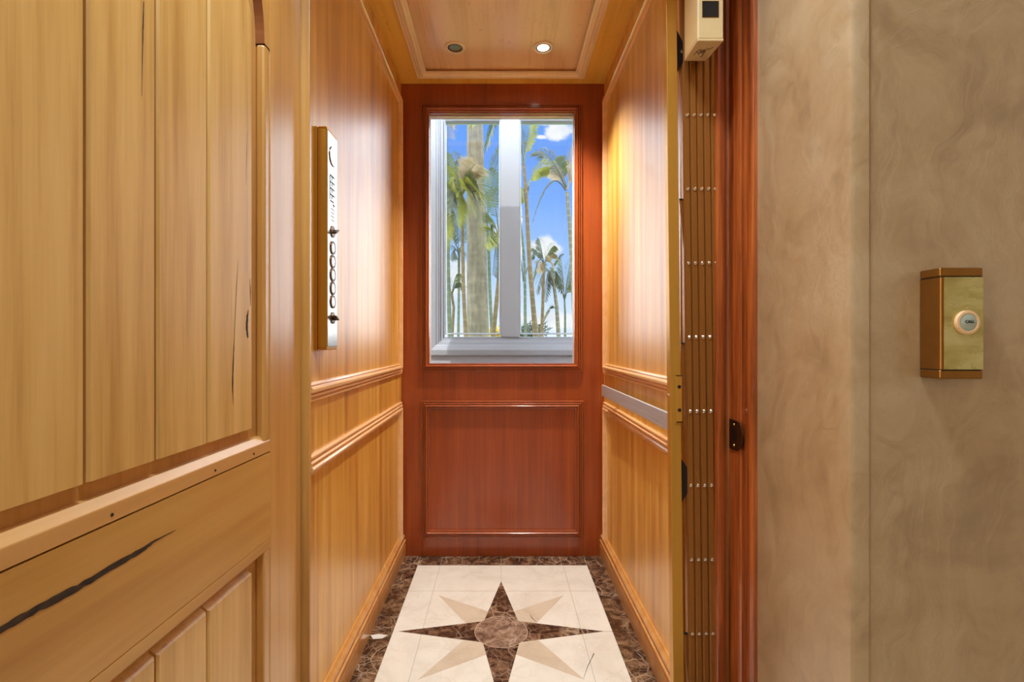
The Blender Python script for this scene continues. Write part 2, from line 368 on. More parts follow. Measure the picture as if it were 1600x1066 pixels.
M['bark_brown'] = bark('brown ringed bark', lin(92, 80, 54), lin(130, 112, 78), 10, lin(160, 146, 112), .35)
M['bark_green'] = bark('green ringed bark', lin(62, 84, 72), lin(104, 124, 100), 10, lin(150, 158, 134), .35)
M['lawn'] = simple('lawn', lin(96, 120, 60), .95, nscale=3, namt=.35)
M['yellowleaf'] = leaf('yellow shrub', lin(206, 176, 40), lin(236, 214, 70))

# ------------------------------------------------------------------ the cab: walls, floor, ceiling
XL, XR, YB, ZC = -.450, .464, 2.197, 2.128
YL0, YR0 = 1.123, 1.262
structure(MB().box(XL-.02, XL, YL0, YB, 0, ZC).build('wall_left', M['veneer']))
structure(MB().box(XR, XR+.02, YR0, YB, 0, ZC).build('wall_right', M['veneer']))
wb = MB(); wx0, wx1, wz0, wz1 = -.326, .3316, .862, 1.995
wb.box(XL-.02, wx0, YB, YB+.06, 0, ZC); wb.box(wx1, XR+.02, YB, YB+.06, 0, ZC); wb.box(wx0, wx1, YB, YB+.06, 0, wz0); wb.box(wx0, wx1, YB, YB+.06, wz1, ZC)
structure(wb.build('wall_back', M['russet']))
# soffit with a raised tray
tx0, tx1, ty0, ty1 = -.350, .348, 1.27, 2.122
cb = MB(); cy0 = 1.123
cb.box(XL-.02, tx0, cy0, YB, ZC, ZC+.05); cb.box(tx1, XR+.16, cy0, YB, ZC, ZC+.05); cb.box(tx0, tx1, cy0, ty0, ZC, ZC+.05); cb.box(tx0, tx1, ty1, YB, ZC, ZC+.05)
ceil = structure(cb.build('ceiling', M['soffit']))
tp = MB().box(tx0, tx1, ty0, ty1, ZC+.012, ZC+.05).build('tray_panel', M['ceil'], ceil)

PR = [(0, 0), (0, .006), (.002, .009), (.006, .009), (.0075, .0045), (.0095, .0045), (.011, .010), (.013, .0125), (.016, .0125), (.0175, .008), (.0195, .008), (.021, .014), (.024, .0165), (.028, .0165), (.031, .013), (.0325, .007), (.0345, .007), (.036, .009), (.039, .008), (.040, .004), (.040, 0)]
def prof(w=.04, h=.016): return [(o/.040*w, q/.016*h) for o, q in PR]
FL = lambda a, b, h: (XL+h, a, b)
FR = lambda a, b, h: (XR-h, a, b)
FB = lambda a, b, h: (a, YB-h, b)
FC = lambda a, b, h: (a, b, ZC-h)
# ceiling tray moulding
structure(MB().sweep([(tx0-.018, ty0-.018), (tx1+.018, ty0-.018), (tx1+.018, ty1+.018), (tx0-.018, ty1+.018)], prof(.046, .016), FC).build('trim_1', M['ceiltrim']))
# side wall panel mouldings (open at the entrance side)
def tri(w, y0, s):
    yb = YB-.022
    fr = FL if w == 'L' else FR
    n = []
    n.append((MB().sweep([(y0, 2.055), (yb, 2.055), (yb, .824), (y0, .824)][::-1], prof(.045, .018), fr, False), 'trim'))
    n.append((MB().sweep([(y0, .698), (yb, .698), (yb, .095)][::-1], prof(.045, .018), fr, False), 'trim'))
    return n
k = 2
for w, y0 in (('L', YL0), ('R', YR0)):
    for mb, mt in tri(w, y0, 1):
        structure(mb.build('trim_%d' % k, M['trim'] if w == 'L' else M['trim'])); k += 1
# back wall mouldings
structure(MB().sweep([(-.3585, .833), (.364, .833), (.364, 2.034), (-.3585, 2.034)], prof(.036, .018), FB).build('trim_%d' % k, M['russettrim'], smooth=True)); k += 1
structure(MB().sweep([(-.3585, .083), (.369, .083), (.369, .700), (-.3585, .700)], prof(.036, .016), FB).build('trim_%d' % k, M['russettrim'], smooth=True)); k += 1
# baseboards
def base_prof(H=.100): return [(0, 0), (0, .020), (.056, .020), (.059, .016), (.063, .016), (.066, .021), (.074, .021), (.077, .013), (.082, .012), (.086, .017), (.093, .016), (.098, .010), (.104, .005), (.104, 0)]
for side, fr, y0 in (('left', FL, YL0), ('right', FR, YR0)):
    b = MB(); P = base_prof()[1:]; P = [(z, h) for z, h in P]+[(0, 0)]
    b.prism([(h if side == 'left' else -h, z) for z, h in P], y0, YB, 'y')
    for i, v in enumerate(b.v): b.v[i] = (v[0]+(XL if side == 'left' else XR), v[1], v[2])
    structure(b.build('baseboard_'+side, M['trimz']))

# floor
fx0, fx1, fyb, fc = -.360, .371, 2.106, 1.625
fl = MB().box(-.62, .62, .80, YB+.02, -.06, -.0012).build('floor', [M['grout']]); structure(fl)
def pieces(name, polys, mat, z):
    b = MB()
    for p in polys: b.prism(p, -.002, z, 'z')
    return b.build(name, mat, fl)
def rect(x0, x1, y0, y1, g=.0008): return [(x0+g, y0+g), (x1-g, y0+g), (x1-g, y1-g), (x0+g, y1-g)]
xs = [fx0, -.263, 0, .268, fx1]; ysf = [.90, 1.094, 1.362, 1.625, 1.888, fyb]
pieces('field_tile', [rect(xs[i], xs[i+1], ysf[j], ysf[j+1]) for i in range(4) for j in range(5)], M['cream'], 0)
bt = []
for a, b in zip([.80, 1.06, 1.335, 1.625, 1.90], [1.06, 1.335, 1.625, 1.90, YB]):
    bt.append(rect(XL, fx0, a, b)); bt.append(rect(fx1, XR+.10 if b < 1.27 else XR, a, b))
for a, b in zip([fx0, -.262, -.0, .262], [-.262, -.0, .262, fx1]): bt.append(rect(a, b, fyb, YB))
bt.append(rect(fx0, fx1, .80, .90))
pieces('border_tile', bt, M['emper'], 0)
S = lambda x, y: (x, fc+y)
I = .059
dk, lt = [], []
for sx in (1, -1):
    for sy in (1, -1):
        q = [S(I*sx, I*sy), S(.046*sx, .120*sy), S(.238*sx, .232*sy), S(.120*sx, .046*sy)]
        dk.append(q if sx*sy > 0 else q[::-1])
pieces('diagonal_point', dk, M['beige'], .0003)
star = []
for k4 in range(4):
    a = k4*PI/2; R = lambda x, y: S(x*math.cos(a)-y*math.sin(a), x*math.sin(a)+y*math.cos(a))
    star.append([R(0, 0), R(I, -I), R(.340, 0), R(I, I)])
pieces('star_point', star, M['emper'], .0006)
circ = lambda r, n=56: [S(r*math.cos(2*PI*i/n), r*math.sin(2*PI*i/n)) for i in range(n)]
pieces('roundel_rim', [circ(.0885)], simple('pale inlay line', lin(196, 176, 150), .4), .0008)
pieces('roundel', [circ(.0868)], M['emper2'], .0010)
sc_ = MB()
def floor_pt(px, py, z=.0008): Y = CH*F/(py-CY); return ((px-CX)*Y/F, Y, z)
for pts in ([(828, 960), (831, 966), (838, 972)], ):
    sc_.tube([floor_pt(*p) for p in pts], [.0004, .0012, .0004], 5)
for pts in ([(912, 1060), (918, 1042), (924, 1030), (928, 1022)], ):
    sc_.tube([floor_pt(*p) for p in pts], [.0003, .0007, .0007, .0012], 5)
sc_.build('scuff', M['ink'], fl)
MB().prism([floor_pt(*p)[:2] for p in ((579, 993), (592, 991), (606, 993), (597, 998), (583, 999))][::-1], 0, .0006).build('chip_patch', simple('chip', lin(215, 210, 200), .5), fl)

# ------------------------------------------------------------------ vision panel, shaft, outer window
v = empty('window_1', (0, 2.25, wz0)); structure(v)
b = MB().box(wx0, wx1, -.003, .003, 0, wz1-wz0); b.build('glass_pane', M['dusty'], v)
b = MB().sweep([(wx0, 0), (wx1, 0), (wx1, wz1-wz0), (wx0, wz1-wz0)], [(0, -.03), (.003, -.03), (.003, -.004), (0, -.004)], lambda a, c, h: (a, h, c)); b.build('glazing_bead', simple('pale glazing bead', lin(226, 214, 204), .4), v)
YO = 2.55
sh = MB(); 
structure(MB().box(-.95, -.93, YB+.062, YO, -.3, 2.75).build('wall_shaft_left', M['shaft']))
structure(MB().box(.93, .95, YB+.062, YO, -.3, 2.75).build('wall_shaft_right', M['shaft']))
structure(MB().box(-.93, .93, YB+.062, YO, 2.60, 2.62).build('wall_shaft_top', M['shaft']))
structure(MB().box(-.93, .93, YB+.062, YO, -.3, -.28).build('wall_shaft_bottom', M['shaft']))
ox0, ox1, oz0, oz1 = -.345, .434, .962, 2.165
ow = MB(); B = (YO+.03, YO+.25)
px0, px1, pz0, pz1 = -.48, .56, .80, 2.50
ow.box(-4, px0, *B, -4, 3.2); ow.box(px1, 4, *B, -4, 3.2); ow.box(px0, px1, *B, -4, pz0); ow.box(px0, px1, *B, pz1, 3.2)
structure(ow.build('wall_outer', M['stucco']))
iw = MB(); B = (YO, YO+.03)
iw.box(-.95, ox0, *B, -.3, 2.75); iw.box(ox1, .95, *B, -.3, 2.75); iw.box(ox0, ox1, *B, -.3, oz0); iw.box(ox0, ox1, *B, oz1, 2.75)
structure(iw.build('wall_shaft_rear', M['shaft']))
v = structure(empty('window_2', (0, 0, 0)))
# casing around the opening on the shaft side, then stepped frame and two sashes
FO = lambda a, c, h: (a, YO-h, c)
MB().sweep([(-.395, .892), (.484, .892), (.484, 2.235), (-.395, 2.235)], [(0, 0), (0, .012), (.006, .020), (.030, .024), (.055, .016), (.058, .010), (.066, .010), (.066, 0)], FO).build('window_casing', M['white'], v)
MB().sweep([(-.329, .958), (.418, .958), (.418, 2.172), (-.329, 2.172)], [(0, -.06), (0, .004), (.008, .004), (.010, -.006), (.024, -.006), (.026, -.014), (.032, -.016), (.034, -.05), (.034, -.06)], FO).build('window_frame', M['white'], v)
MB().box(-.0033, .0970, YO-.002, YO+.05, .99, 2.14).build('mullion', M['white'], v, bevel=.004)
for (a, c) in ((-.297, -.0033), (.097, .386)):
    s_ = MB().sweep([(a, 1.004), (c, 1.004), (c, 2.126), (a, 2.126)], [(0, -.04), (0, 0.0), (.002, .001), (.006, -.004), (.008, -.012), (.008, -.04)], FO).build('sash', M['white'], v)
    MB().box(a+.006, c-.006, YO+.024, YO+.028, 1.010, 2.120).build('glass_pane', M['glass'], s_)

# ------------------------------------------------------------------ entrance: left jamb, hall shell, right jamb, plaster
structure(MB().box(-.56, -.436, 1.111, YL0-.001, 0, 2.13).build('trim_left_jamb', M['doorstile'], bevel=.0015))
structure(MB().prism([(.574, 1.092), (.566, 1.092), (.5625, 1.096), (.5605, 1.106), (.5585, 1.130), (.5595, 1.134), (.5555, 1.139), (.5545, 1.150), (.556, 1.184), (.5545, 1.187),
    (.549, 1.189), (.546, 1.184), (.540, 1.177), (.531, 1.172), (.522, 1.173), (.518, 1.178), (.5165, 1.186), (.5165, 1.262), (.60, 1.262), (.60, 1.10), (.574, 1.10)], 0, 2.14).build('trim_right_jamb', M['jamb'], smooth=True))
structure(MB().box(XR+.02, .5165, 1.262, 1.282, 0, ZC).build('wall_right_pocket', M['veneer']))
structure(MB().box(-.60, .60, 1.09, 1.1225, 2.14, 2.62).build('wall_entrance_header', M['hallpaint']))
HX0, HX1, HY0, HZ = -2.6, 1.9, -2.8, 2.6
wr = MB()
wr.prism([(.574, 1.10), (.574, .812), (.576, .804), (.582, .8005), (.604, .8005), (.606, .8035), (.615, .8045), (HX1, .8045), (HX1, .90), (.66, .90), (.66, 1.10)], 0, HZ, 'z')
structure(wr.build('wall_front', M['plaster'], smooth=True))
structure(MB().prism([(-.56, 1.115), (-.56, .80), (HX0, .80), (HX0, .90), (-.64, .90), (-.64, 1.115)][::-1], 0, HZ).build('wall_front_left', M['plaster']))
structure(MB().box(-.56, .574, .80, .90, 2.14, HZ).build('wall_lintel', M['plaster']))
structure(MB().box(-.56, .574, .90, 1.115, 2.14, 2.20).build('ceiling_reveal', M['plaster']))
structure(MB().box(HX0, HX1, HY0, .80, -.05, 0).build('floor_hall', M['hallfloor']))
structure(MB().box(HX0, HX1, HY0, .90, HZ, HZ+.05).build('ceiling_hall', M['hallpaint']))
structure(MB().box(HX0-.05, HX0, HY0, .90, 0, HZ).build('wall_hall_left', M['hallpaint']))
structure(MB().box(HX1, HX1+.05, HY0, .90, 0, HZ).build('wall_hall_right', M['hallpaint']))
structure(MB().box(HX0, HX1, HY0-.05, HY0, 0, HZ).build('wall_hall_rear', M['hallpaint']))

# ------------------------------------------------------------------ the open landing door
D = structure(empty('door_1', (-.455, 1.108, 0), (0, 0, math.atan2(-1, -.0276))))
D['label'] = 'arched plank landing door of honey wood standing open at left'
DT = -.045
MB().box(0, .1396, DT, 0, .01, 2.05).build('hinge_stile', M['doorstile'], D, bevel=.0015)
MB().box(.821, .96, DT, 0, .01, 2.05).build('lock_stile', M['doorstile'], D, bevel=.0015)
MB().box(.1400, .8206, DT, -.018, .01, 2.05).build('recessed_board', M['doorback'], D)
# middle rail with a charred crack
def door_local(px, py, n=0.0):
    """door face coordinates of a spot on the photo's door face"""
    a = (px-CX)/F; Y = -(.4856+n)/(a-.0276) if False else (.4856-n)/(-a+.0276)
    return 1.108-Y, CH-(py-CY)*Y/F
r = MB(); r.box(.1400, .8206, DT+.002, 0, .578, .7465)
def crack(mb, pts, n, y):
    mb.cur = 1
    rnd = random.Random(n); up, dn = [], []
    P = []
    for i in range(len(pts)-1):
        (x0, z0, w0), (x1, z1, w1) = pts[i], pts[i+1]
        for q in range(6):
            f = q/6; P.append((x0+(x1-x0)*f, z0+(z1-z0)*f, w0+(w1-w0)*f))
    P.append(pts[-1])
    vv = []; fs = []
    for (x, z, w) in P:
        j = rnd.uniform(-.1, .1)*w; w2 = w*rnd.uniform(.8, 1.1)
        vv.append((x, z, w2, j))
    for i in range(len(vv)): 
        x, z, w, j = vv[i]
        if i == 0: dx, dz = vv[1][0]-x, vv[1][1]-z
        else: dx, dz = x-vv[i-1][0], z-vv[i-1][1]
        L = math.hypot(dx, dz) or 1; nx, nz_ = -dz/L, dx/L
        up.append((x+nx*(w/2+j), y, z+nz_*(w/2+j))); dn.append((x-nx*(w/2-j), y, z-nz_*(w/2-j)))
    k_ = len(up); mb.add(up+dn, [(i, i+1, k_+i+1, k_+i) for i in range(k_-1)]); mb.cur = 0
def dl(px, py, w, n=0.0): s_, z = door_local(px, py, n); return (s_, z, w)
crack(r, [dl(-120, 1040, .006), dl(0, 984, .0075), dl(60, 950, .0085), dl(120, 919, .0085), dl(180, 883, .0075), dl(225, 857, .0065), dl(242, 845, .003), dl(275, 828, .0005)], 3, .0005)
r.build('middle_rail', [M['doorrail'], M['crack']], D)
# raised mouldings round the two panels
led = MB(); led.prism([(-.018, .7820), (-.0092, .7812), (-.0004, .7705), (0, .7690), (0, .7490), (-.018, .7490)], .1400, .8206, 'x'); led.build('ledge_moulding', M['ledge'], D)
MB().box(.1400, .8206, -.018, 0, .5570, .5770).build('lower_moulding', M['doorrail'], D, bevel=.0015)
SPR = 1.545
for nm, (x0, x1) in (('upright_moulding', (.1400, .1610)), ('upright_moulding', (.7996, .8206))):
    MB().box(x0, x1, -.018, 0, .7700, SPR).build(nm, M['doorstile'], D, bevel=.005)
    MB().box(x0, x1, -.018, 0, .2510, .5570).build(nm, M['doorstile'], D, bevel=.003)
MB().box(.1400, .8206, -.018, 0, .01, .2500).build('bottom_rail', M['doorrail'], D)
cxs = (.161+.7996)/2; RR = (.7996-.161)/2
arc = [(cxs-RR*math.cos(PI*i/40), SPR+.0004+RR*math.sin(PI*i/40)) for i in range(41)]
hb = MB(); n = len(arc)
outer = [(.1400, SPR+.0004)]+[(.1400+(.8206-.14)*i/38, 2.05) for i in range(39)]+[(.8206, SPR+.0004)]
vv = [(x, 0, z) for x, z in arc]+[(x, 0, z) for x, z in outer]+[(x, -.018, z) for x, z in arc]+[(x, -.018, z) for x, z in outer]
hb.add(vv, [(i, i+1, n+i+1, n+i) for i in range(n-1)])
hb.cur = 1; hb.add(vv, [(i, i+1, 2*n+i+1, 2*n+i) for i in range(n-1)])
hb.build('arched_header', [M['doorstile'], M['arch']], D)
# planks
def planks(nm, z0, z1f, x0, seams, x1, cracks=()):
    ed = [x0]+seams+[x1]
    for i in range(len(ed)-1):
        a, c = ed[i]+(.0022 if i else 0), ed[i+1]-(.0022 if i < len(ed)-2 else 0)
        p = MB(); e = .003
        prf = [(a, -.018), (a, -.009 if i else -.006), (a+e if i else a, -.006), (c-e if i < len(ed)-2 else c, -.006), (c, -.009 if i < len(ed)-2 else -.006), (c, -.018)]
        tops = [z1f(q[0])+(.009*(-.006-q[1])/.012 if z0 < .5 else 0)-(.0035 if z0 < .5 else 0) for q in prf]; m_ = len(prf)
        vv = [(x, y, z0) for x, y in prf]+[(x, y, t_) for (x, y), t_ in zip(prf, tops)]
        p.add(vv, [list(range(m_)), list(range(m_, 2*m_))]+[(k_, (k_+1) % m_, (k_+1) % m_+m_, k_+m_) for k_ in range(m_)])
        for ck in cracks:
            if a < ck[0][0] < c: crack(p, ck, int(ck[0][1]*100), -.0056)
        p.build('plank', [M['door'], M['crack']], D)
def archtop(x):
    rr = RR-.034
    return SPR+math.sqrt(max(rr*rr-(x-cxs)**2, 0))
N6 = -.006
cr = [[dl(372, 405, .0004, N6), dl(369, 450, .0014, N6), dl(366, 520, .0012, N6), dl(364, 570, .003, N6), dl(363, 600, .0035, N6), dl(364, 634, .0005, N6)],
      [dl(388, 484, .001, N6), dl(386, 495, .006, N6), dl(385, 512, .007, N6), dl(387, 528, .004, N6)],
      [dl(390, 436, .001, N6), dl(391, 455, .0025, N6), dl(391, 478, .001, N6)],
      [dl(224, 2, .0015, N6), dl(223, 40, .002, N6), dl(222, 80, .0012, N6), dl(221, 150, .0004, N6)],
      [dl(386, 205, .0004, N6), dl(385, 240, .001, N6), dl(384, 290, .0004, N6)]]
planks('plank', .8036, archtop, .197, [.326, .438, .548, .660], .7636, cr)
planks('plank', .285, lambda x: .535, .197, [.326, .438, .548, .660], .7636)
for x, z in ((.20, .757), (.317, .757), (.52, .757)):
    MB().lathe([(.0022, 0), (.0022, .0006), (0, .0006)], (x, 0, z), (0, 1, 0), 10).build('nail', M['ink'], D)

# ------------------------------------------------------------------ car operating panel on the left wall
T = tag(empty('car_operating_panel', (XL, 1.2065, .946)), 'tall narrow gold car operating panel with round buttons on the left wood wall', 'control panel')
w2, hh = .0365, .538
MB().box(.0005, .009, -w2, w2, 0, hh).build('back_plate', M['goldhousing'], T, bevel=.001)
MB().box(.0092, .0105, -w2+.002, w2-.002, .002, hh-.002).build('shadow_gap', M['black'], T)
MB().prism([(.0106, -w2), (.027, -w2), (.0315, -w2+.004), (.0315, w2-.004), (.027, w2), (.0106, w2)], .006, hh-.006, 'z').build('housing', M['goldhousing'], T, smooth=True)
for z0 in (0, hh-.0058): MB().box(.0106, .0315, -w2, w2, z0, z0+.0056).build('end_cap', M['goldhousing'], T, bevel=.0015)
MB().box(.0315, .0326, -w2+.004, w2-.001, .008, hh-.008).build('face_plate', M['satin'], T, bevel=.0004)
zf = lambda z: z-.946
def disc(name, y, z, r, h0, h1, mat, parent, seg=28):
    return MB().lathe([(r, h0), (r, h1-.0006), (r-.0006, h1), (0, h1)], (0, y, z), (1, 0, 0), seg).build(name, mat, parent, smooth=True)
d0 = disc('speaker_disc', .002, zf(1.424), .0235, .0326, .0352, M['satin'], T)  # plain satin speaker disc, not a lamp
MB().lathe([(.0245, .0326), (.0245, .0336), (.0235, .0336)], (0, .002, zf(1.424)), (1, 0, 0)).build('rim', M['bronze'], d0)
mk = MB()
for i in range(4):
    z = zf(1.372-i*.0155)
    mk.box(.0326, .0330, -.018, .014, z, z+.0035); mk.box(.0326, .0330, -.018, -.0145, z-.0115, z); mk.box(.0326, .0330, -.004, -.0005, z-.008, z)
z = zf(1.310); mk.box(.0326, .0330, -.016, .010, z, z+.0035); mk.box(.0326, .0330, .004, .0145, z-.008, z-.003)
mk.build('engraved_mark', M['ink'], T)
sl = MB()
for i in range(4):
    z = zf(1.292-i*.009); sl.box(.0326, .0329, -.011, .013, z, z+.0022)
sl.build('speaker_slot', simple('slot grey', lin(110, 104, 96), .5), T)
for z in (1.198, 1.164, 1.131, 1.098, 1.0647):
    rg = MB().lathe([(.0165, .0326), (.0165, .0352), (.0125, .0356), (.0118, .0340)], (0, .001, zf(z)), (1, 0, 0)).build('button', M['bronze'], T, smooth=True)
    disc('button_face', .001, zf(z), .0116, .0330, .0350, M['satin'], rg)
for z, a in ((1.238, .5), (1.0246, -.35)):
    rg = MB().lathe([(.0145, .0326), (.0145, .0350), (.0105, .0354), (0, .0350)], (0, .001, zf(z)), (1, 0, 0)).build('key_switch', M['bronze'], T, smooth=True)
    kb = MB().box(.035, .046, -.0115, .0115, -.0022, .0022).build('key', M['bronze'], rg, bevel=.001)
    kb.location = (0, .001, zf(z)); kb.rotation_euler = (a, 0, 0)

# ------------------------------------------------------------------ handrail on the right wall
H = tag(empty('handrail', (XR, 1.62, .74)), 'flat brushed steel handrail bar on the right cab wall below the chair rail', 'handrail')
MB().box(-.042, -.034, -.385, .425, 0, .045).build('bar', M['steel'], H, bevel=.001)
for y in (-.27, .33):
    MB().box(-.034, -.0005, y-.012, y+.012, .012, .033).build('standoff', M['chrome'], H, bevel=.001)

# ------------------------------------------------------------------ ceiling downlights
zp = ZC+.012
def downlight(x, y, lit, label):
    t = tag(empty('recessed_downlight', (x, y, zp)), label, 'ceiling light', 'downlights in the wooden cab ceiling')
    MB().lathe([(.0415, 0), (.0415, -.003), (.0385, -.0055), (.032, -.0055), (.0295, -.003), (.0295, -.0002)], (0, 0, 0)).build('trim_ring', M['lampring'], t, smooth=True)
    MB().lathe([(.0292, -.0002), (.0292, -.002), (.0245, -.0030), (.0240, -.0012)], (0, 0, 0)).build('inner_ring', M['bronze'], t, smooth=True)
    MB().lathe([(.0236, -.0002), (.0236, -.002), (.016, -.0034), (0, -.0038)], (0, 0, 0)).build('lens', M['lamp'] if lit else M['dimlens'], t, smooth=True)
    if lit:
        light('downlight_lamp', 'SPOT', (0, 0, -.012), DOWN_W, (1, .96, .90), (0, 0, 0), t, spot_size=math.radians(104), spot_blend=1.0, shadow_soft_size=.022)
downlight(-.184, 1.945, False, 'unlit round downlight at rear left of the wooden cab ceiling')
downlight(.168, 1.945, True, 'glowing round downlight at rear right of the wooden cab ceiling')

# ------------------------------------------------------------------ collapsed folding gate at the right
GX, GY = .4185, 1.19
G = tag(empty('folding_gate', (GX, GY, .004), (0, -.0105, 0)), 'gold accordion safety gate folded against the right side of the entrance', 'gate')
zg = lambda py, Y=1.2: CH-(py-CY)*Y/F
po = MB().box(-.001, .0245, -.012, .012, .0, 2.04).build('leading_post', M['gatepost'], G, bevel=.0012)
pl = MB().box(.0105, .0262, -.0145, -.012, .766, .882).build('latch_plate', M['gatepost'], po, bevel=.0006)
for z in (.853, .797): MB().lathe([(.0042, 0), (.0042, .0006), (0, .0006)], (.020, -.0145, z), (0, -1, 0), 14).build('screw_hole', M['black'], po)
for z in (.768, .880): MB().box(.012, .0275, -.0149, -.0145, z-.0012, z+.0012).build('slot', M['black'], po)
MB().lathe([(.0035, 0), (.003, .002), (0, .003)], (-.001, -.001, .832), (-1, 0, 0), 12).build('screw', M['chrome'], po, smooth=True)
for (z0, z1, xa) in ((1.612, 1.722, .0475), (.568, .680, .045)):
    zm = (z0+z1)/2
    if z0 > 1: pts = [(.0245, z0), (.0245, z1), (xa, zm+.008), (xa, zm-.012)]
    else: pts = [(.0245, z0), (.0245, z1), (xa-.005, z1-.024), (xa-.005, z1-.085)]
    br = MB().prism(pts, -.006, -.003, 'y').build('bracket', M['bracket'], G)
    if z0 > 1: MB().lathe([(.0048, .003), (.0048, .006), (.003, .008), (0, .008)], (.0385, 0, zm+.0), (0, -1, 0), 14).build('bolt', M['chrome'], br, smooth=True)
rows = [.972+.1795*k_ for k_ in range(-5, 6)]
for i in range(6):
    x0 = .0385+.0166*i
    s_ = MB().prism([(x0, -.004), (x0+.004, -.0085), (x0+.0145, -.0085), (x0+.0158, -.005), (x0+.0158, .010), (x0+.0145, .010), (x0+.0145, -.006), (x0+.005, -.006), (x0+.001, -.002), (x0+.001, .010), (x0, .010)], .01, 1.98).build('slat', M['gateslat'], G)
    for z in rows:
        if z < 1.95 and i < 5: MB().lathe([(.0044, .0085), (.0044, .0102), (.0024, .0120), (0, .0120)], (x0+.0095, 0, z), (0, -1, 0), 10).build('rivet', M['chrome'], s_, smooth=True)
for py in (93, 317, 540, 768, 990):
    zt = zg(py)
    MB().prism([(.0305, zt), (.0415, zt), (.052, zt-.150), (.041, zt-.150)], .000, .003, 'y').build('scissor_arm', M['gateslat'], G)
    MB().box(.0300, .0420, -.002, .003, zt, zt+.003).build('arm_end', M['black'], G)

# ------------------------------------------------------------------ interlock box, strike plate
Bx = tag(empty('interlock_box', (.435, 1.08, 1.632)), 'cream metal interlock box with square black opening high on the red wood jamb', 'interlock box')
MB().prism([(0, .002), (.003, 0), (.056, 0), (.058, .002), (.058, .078), (0, .078)], .006, .30, 'z').build('housing', M['cream_metal'], Bx, bevel=.0015)
MB().prism([(.000, .0), (.058, .0), (.050, .078), (.000, .078)], 0.0, .006, 'z').build('base_cover', M['cream_metal'], Bx, bevel=.0015)
ww = MB(); X0, X1, Z0, Z1 = .0115, .0455, .0535, .087
MB().box(X0, X1, -.0008, .0002, Z0, Z1).build('opening', M['black'], Bx)
MB().sweep([(X0-.0012, Z0-.0012), (X1+.0012, Z0-.0012), (X1+.0012, Z1+.0012), (X0-.0012, Z1+.0012)], [(0, 0), (0, .0012), (.0015, .0014), (.0015, 0)], lambda a, c, h: (a, -h, c)).build('opening_rim', M['bronze'], Bx)
sg = MB()
for pts in ([(.012, .052), (.017, .030), (.014, .040), (.020, .046)], [(.020, .030), (.022, .052), (.024, .032), (.026, .046), (.028, .030)], [(.028, .030), (.030, .050), (.032, .030), (.034, .056), (.030, .060)], [(.032, .026), (.038, .032), (.044, .022)]):
    sg.tube([(x, y, -.0003) for x, y in pts], .0007, 5)
sg.build('handwriting', M['ink'], Bx)
SP = tag(empty('strike_plate', (.5545, 1.150, .709)), 'small dark bronze strike plate let into the red wood jamb lining', 'strike plate')
MB().prism([(-.024, .008), (-.034, .026), (-.034, .046), (-.024, .066), (-.005, .071), (.030, .071), (.030, 0), (-.005, 0)], -.0028, -.0006, 'x').build('plate', M['bronze'], SP, bevel=.0006)
MB().box(-.0031, -.0027, -.006, .014, .024, .048).build('bolt_hole', M['black'], SP)
for z in (.011, .060): MB().lathe([(.0035, 0), (.003, .001), (0, .0014)], (-.0028, .006, z), (-1, 0, 0), 12).build('screw', M['brass'], SP, smooth=True)

# ------------------------------------------------------------------ call station on the plaster wall
CS = tag(empty('call_station', (.7243, .8045, .907)), 'bronze call box with round lit CALL button on the beige plaster wall', 'call button')
hw, dp, hg = .0337, .0385, .1755
def body(z0, z1, mat, nm, par, tz=0):
    r_ = .0045; n = 8; global hw; hw = .0337+(.0009 if tz else 0);  o = [(-hw, -.0006), (-hw, -dp+r_)]
    o += [(-hw+r_-r_*math.cos(PI/2*i/n), -dp+r_-r_*math.sin(PI/2*i/n)) for i in range(1, n+1)]
    o += [(hw-r_+r_*math.sin(PI/2*i/n), -dp+r_-r_*math.cos(PI/2*i/n)) for i in range(n+1)]
    o += [(hw, -.0006)]
    return MB().prism(o, z0, z1, 'z').build(nm, mat, par, smooth=True, bevel=tz, bseg=4)
body(.0152, hg-.0152, M['brassdark'], 'housing', CS)
body(0, .0143, M['brassdark'], 'end_cap', CS, .0025); body(hg-.0143, hg, M['brassdark'], 'end_cap', CS, .0025)
body(.0143, .0152, M['black'], 'cap_seam', CS); body(hg-.0152, hg-.0143, M['black'], 'cap_seam', CS)
MB().box(-.0292, .0318, -dp-.0016, -dp, .0152, hg-.0152).build('face_plate', M['agedbrass'], CS, bevel=.0004)
bx, bz = .0042, .0890
rg = MB().lathe([(.0188, 0), (.0188, .0036), (.0180, .0048), (.0145, .0052), (.0136, .0044)], (bx, -dp-.0016, bz), (0, -1, 0), 48).build('button_ring', M['ringglow'], CS, smooth=True)
bt_ = MB().lathe([(.0135, .001), (.0135, .0044), (.0127, .0049), (0, .0051)], (bx, -dp-.0016, bz), (0, -1, 0), 40).build('call_button', M['greyface'], CS, smooth=True)
def text_mesh(txt, size, depth, name, mat, loc, rot, parent):
    c = bpy.data.curves.new(name, 'FONT'); c.body = txt; c.size = size; c.extrude = depth; c.align_x = 'CENTER'; c.align_y = 'CENTER'; c.offset = size*.02
    o = bpy.data.objects.new(name+'_tmp', c); COL.objects.link(o)
    dg = bpy.context.evaluated_depsgraph_get(); me = bpy.data.meshes.new_from_object(o.evaluated_get(dg))
    bpy.data.objects.remove(o); me.materials.clear(); me.materials.append(mat)
    q = bpy.data.objects.new(name, me); COL.objects.link(q); q.location = loc; q.rotation_euler = rot; q.parent = parent; return q
text_mesh('CALL', .0062, .0002, 'lettering', M['ink'], (bx+.001, -dp-.0071, bz+.001), (PI/2, 0, 0), bt_)

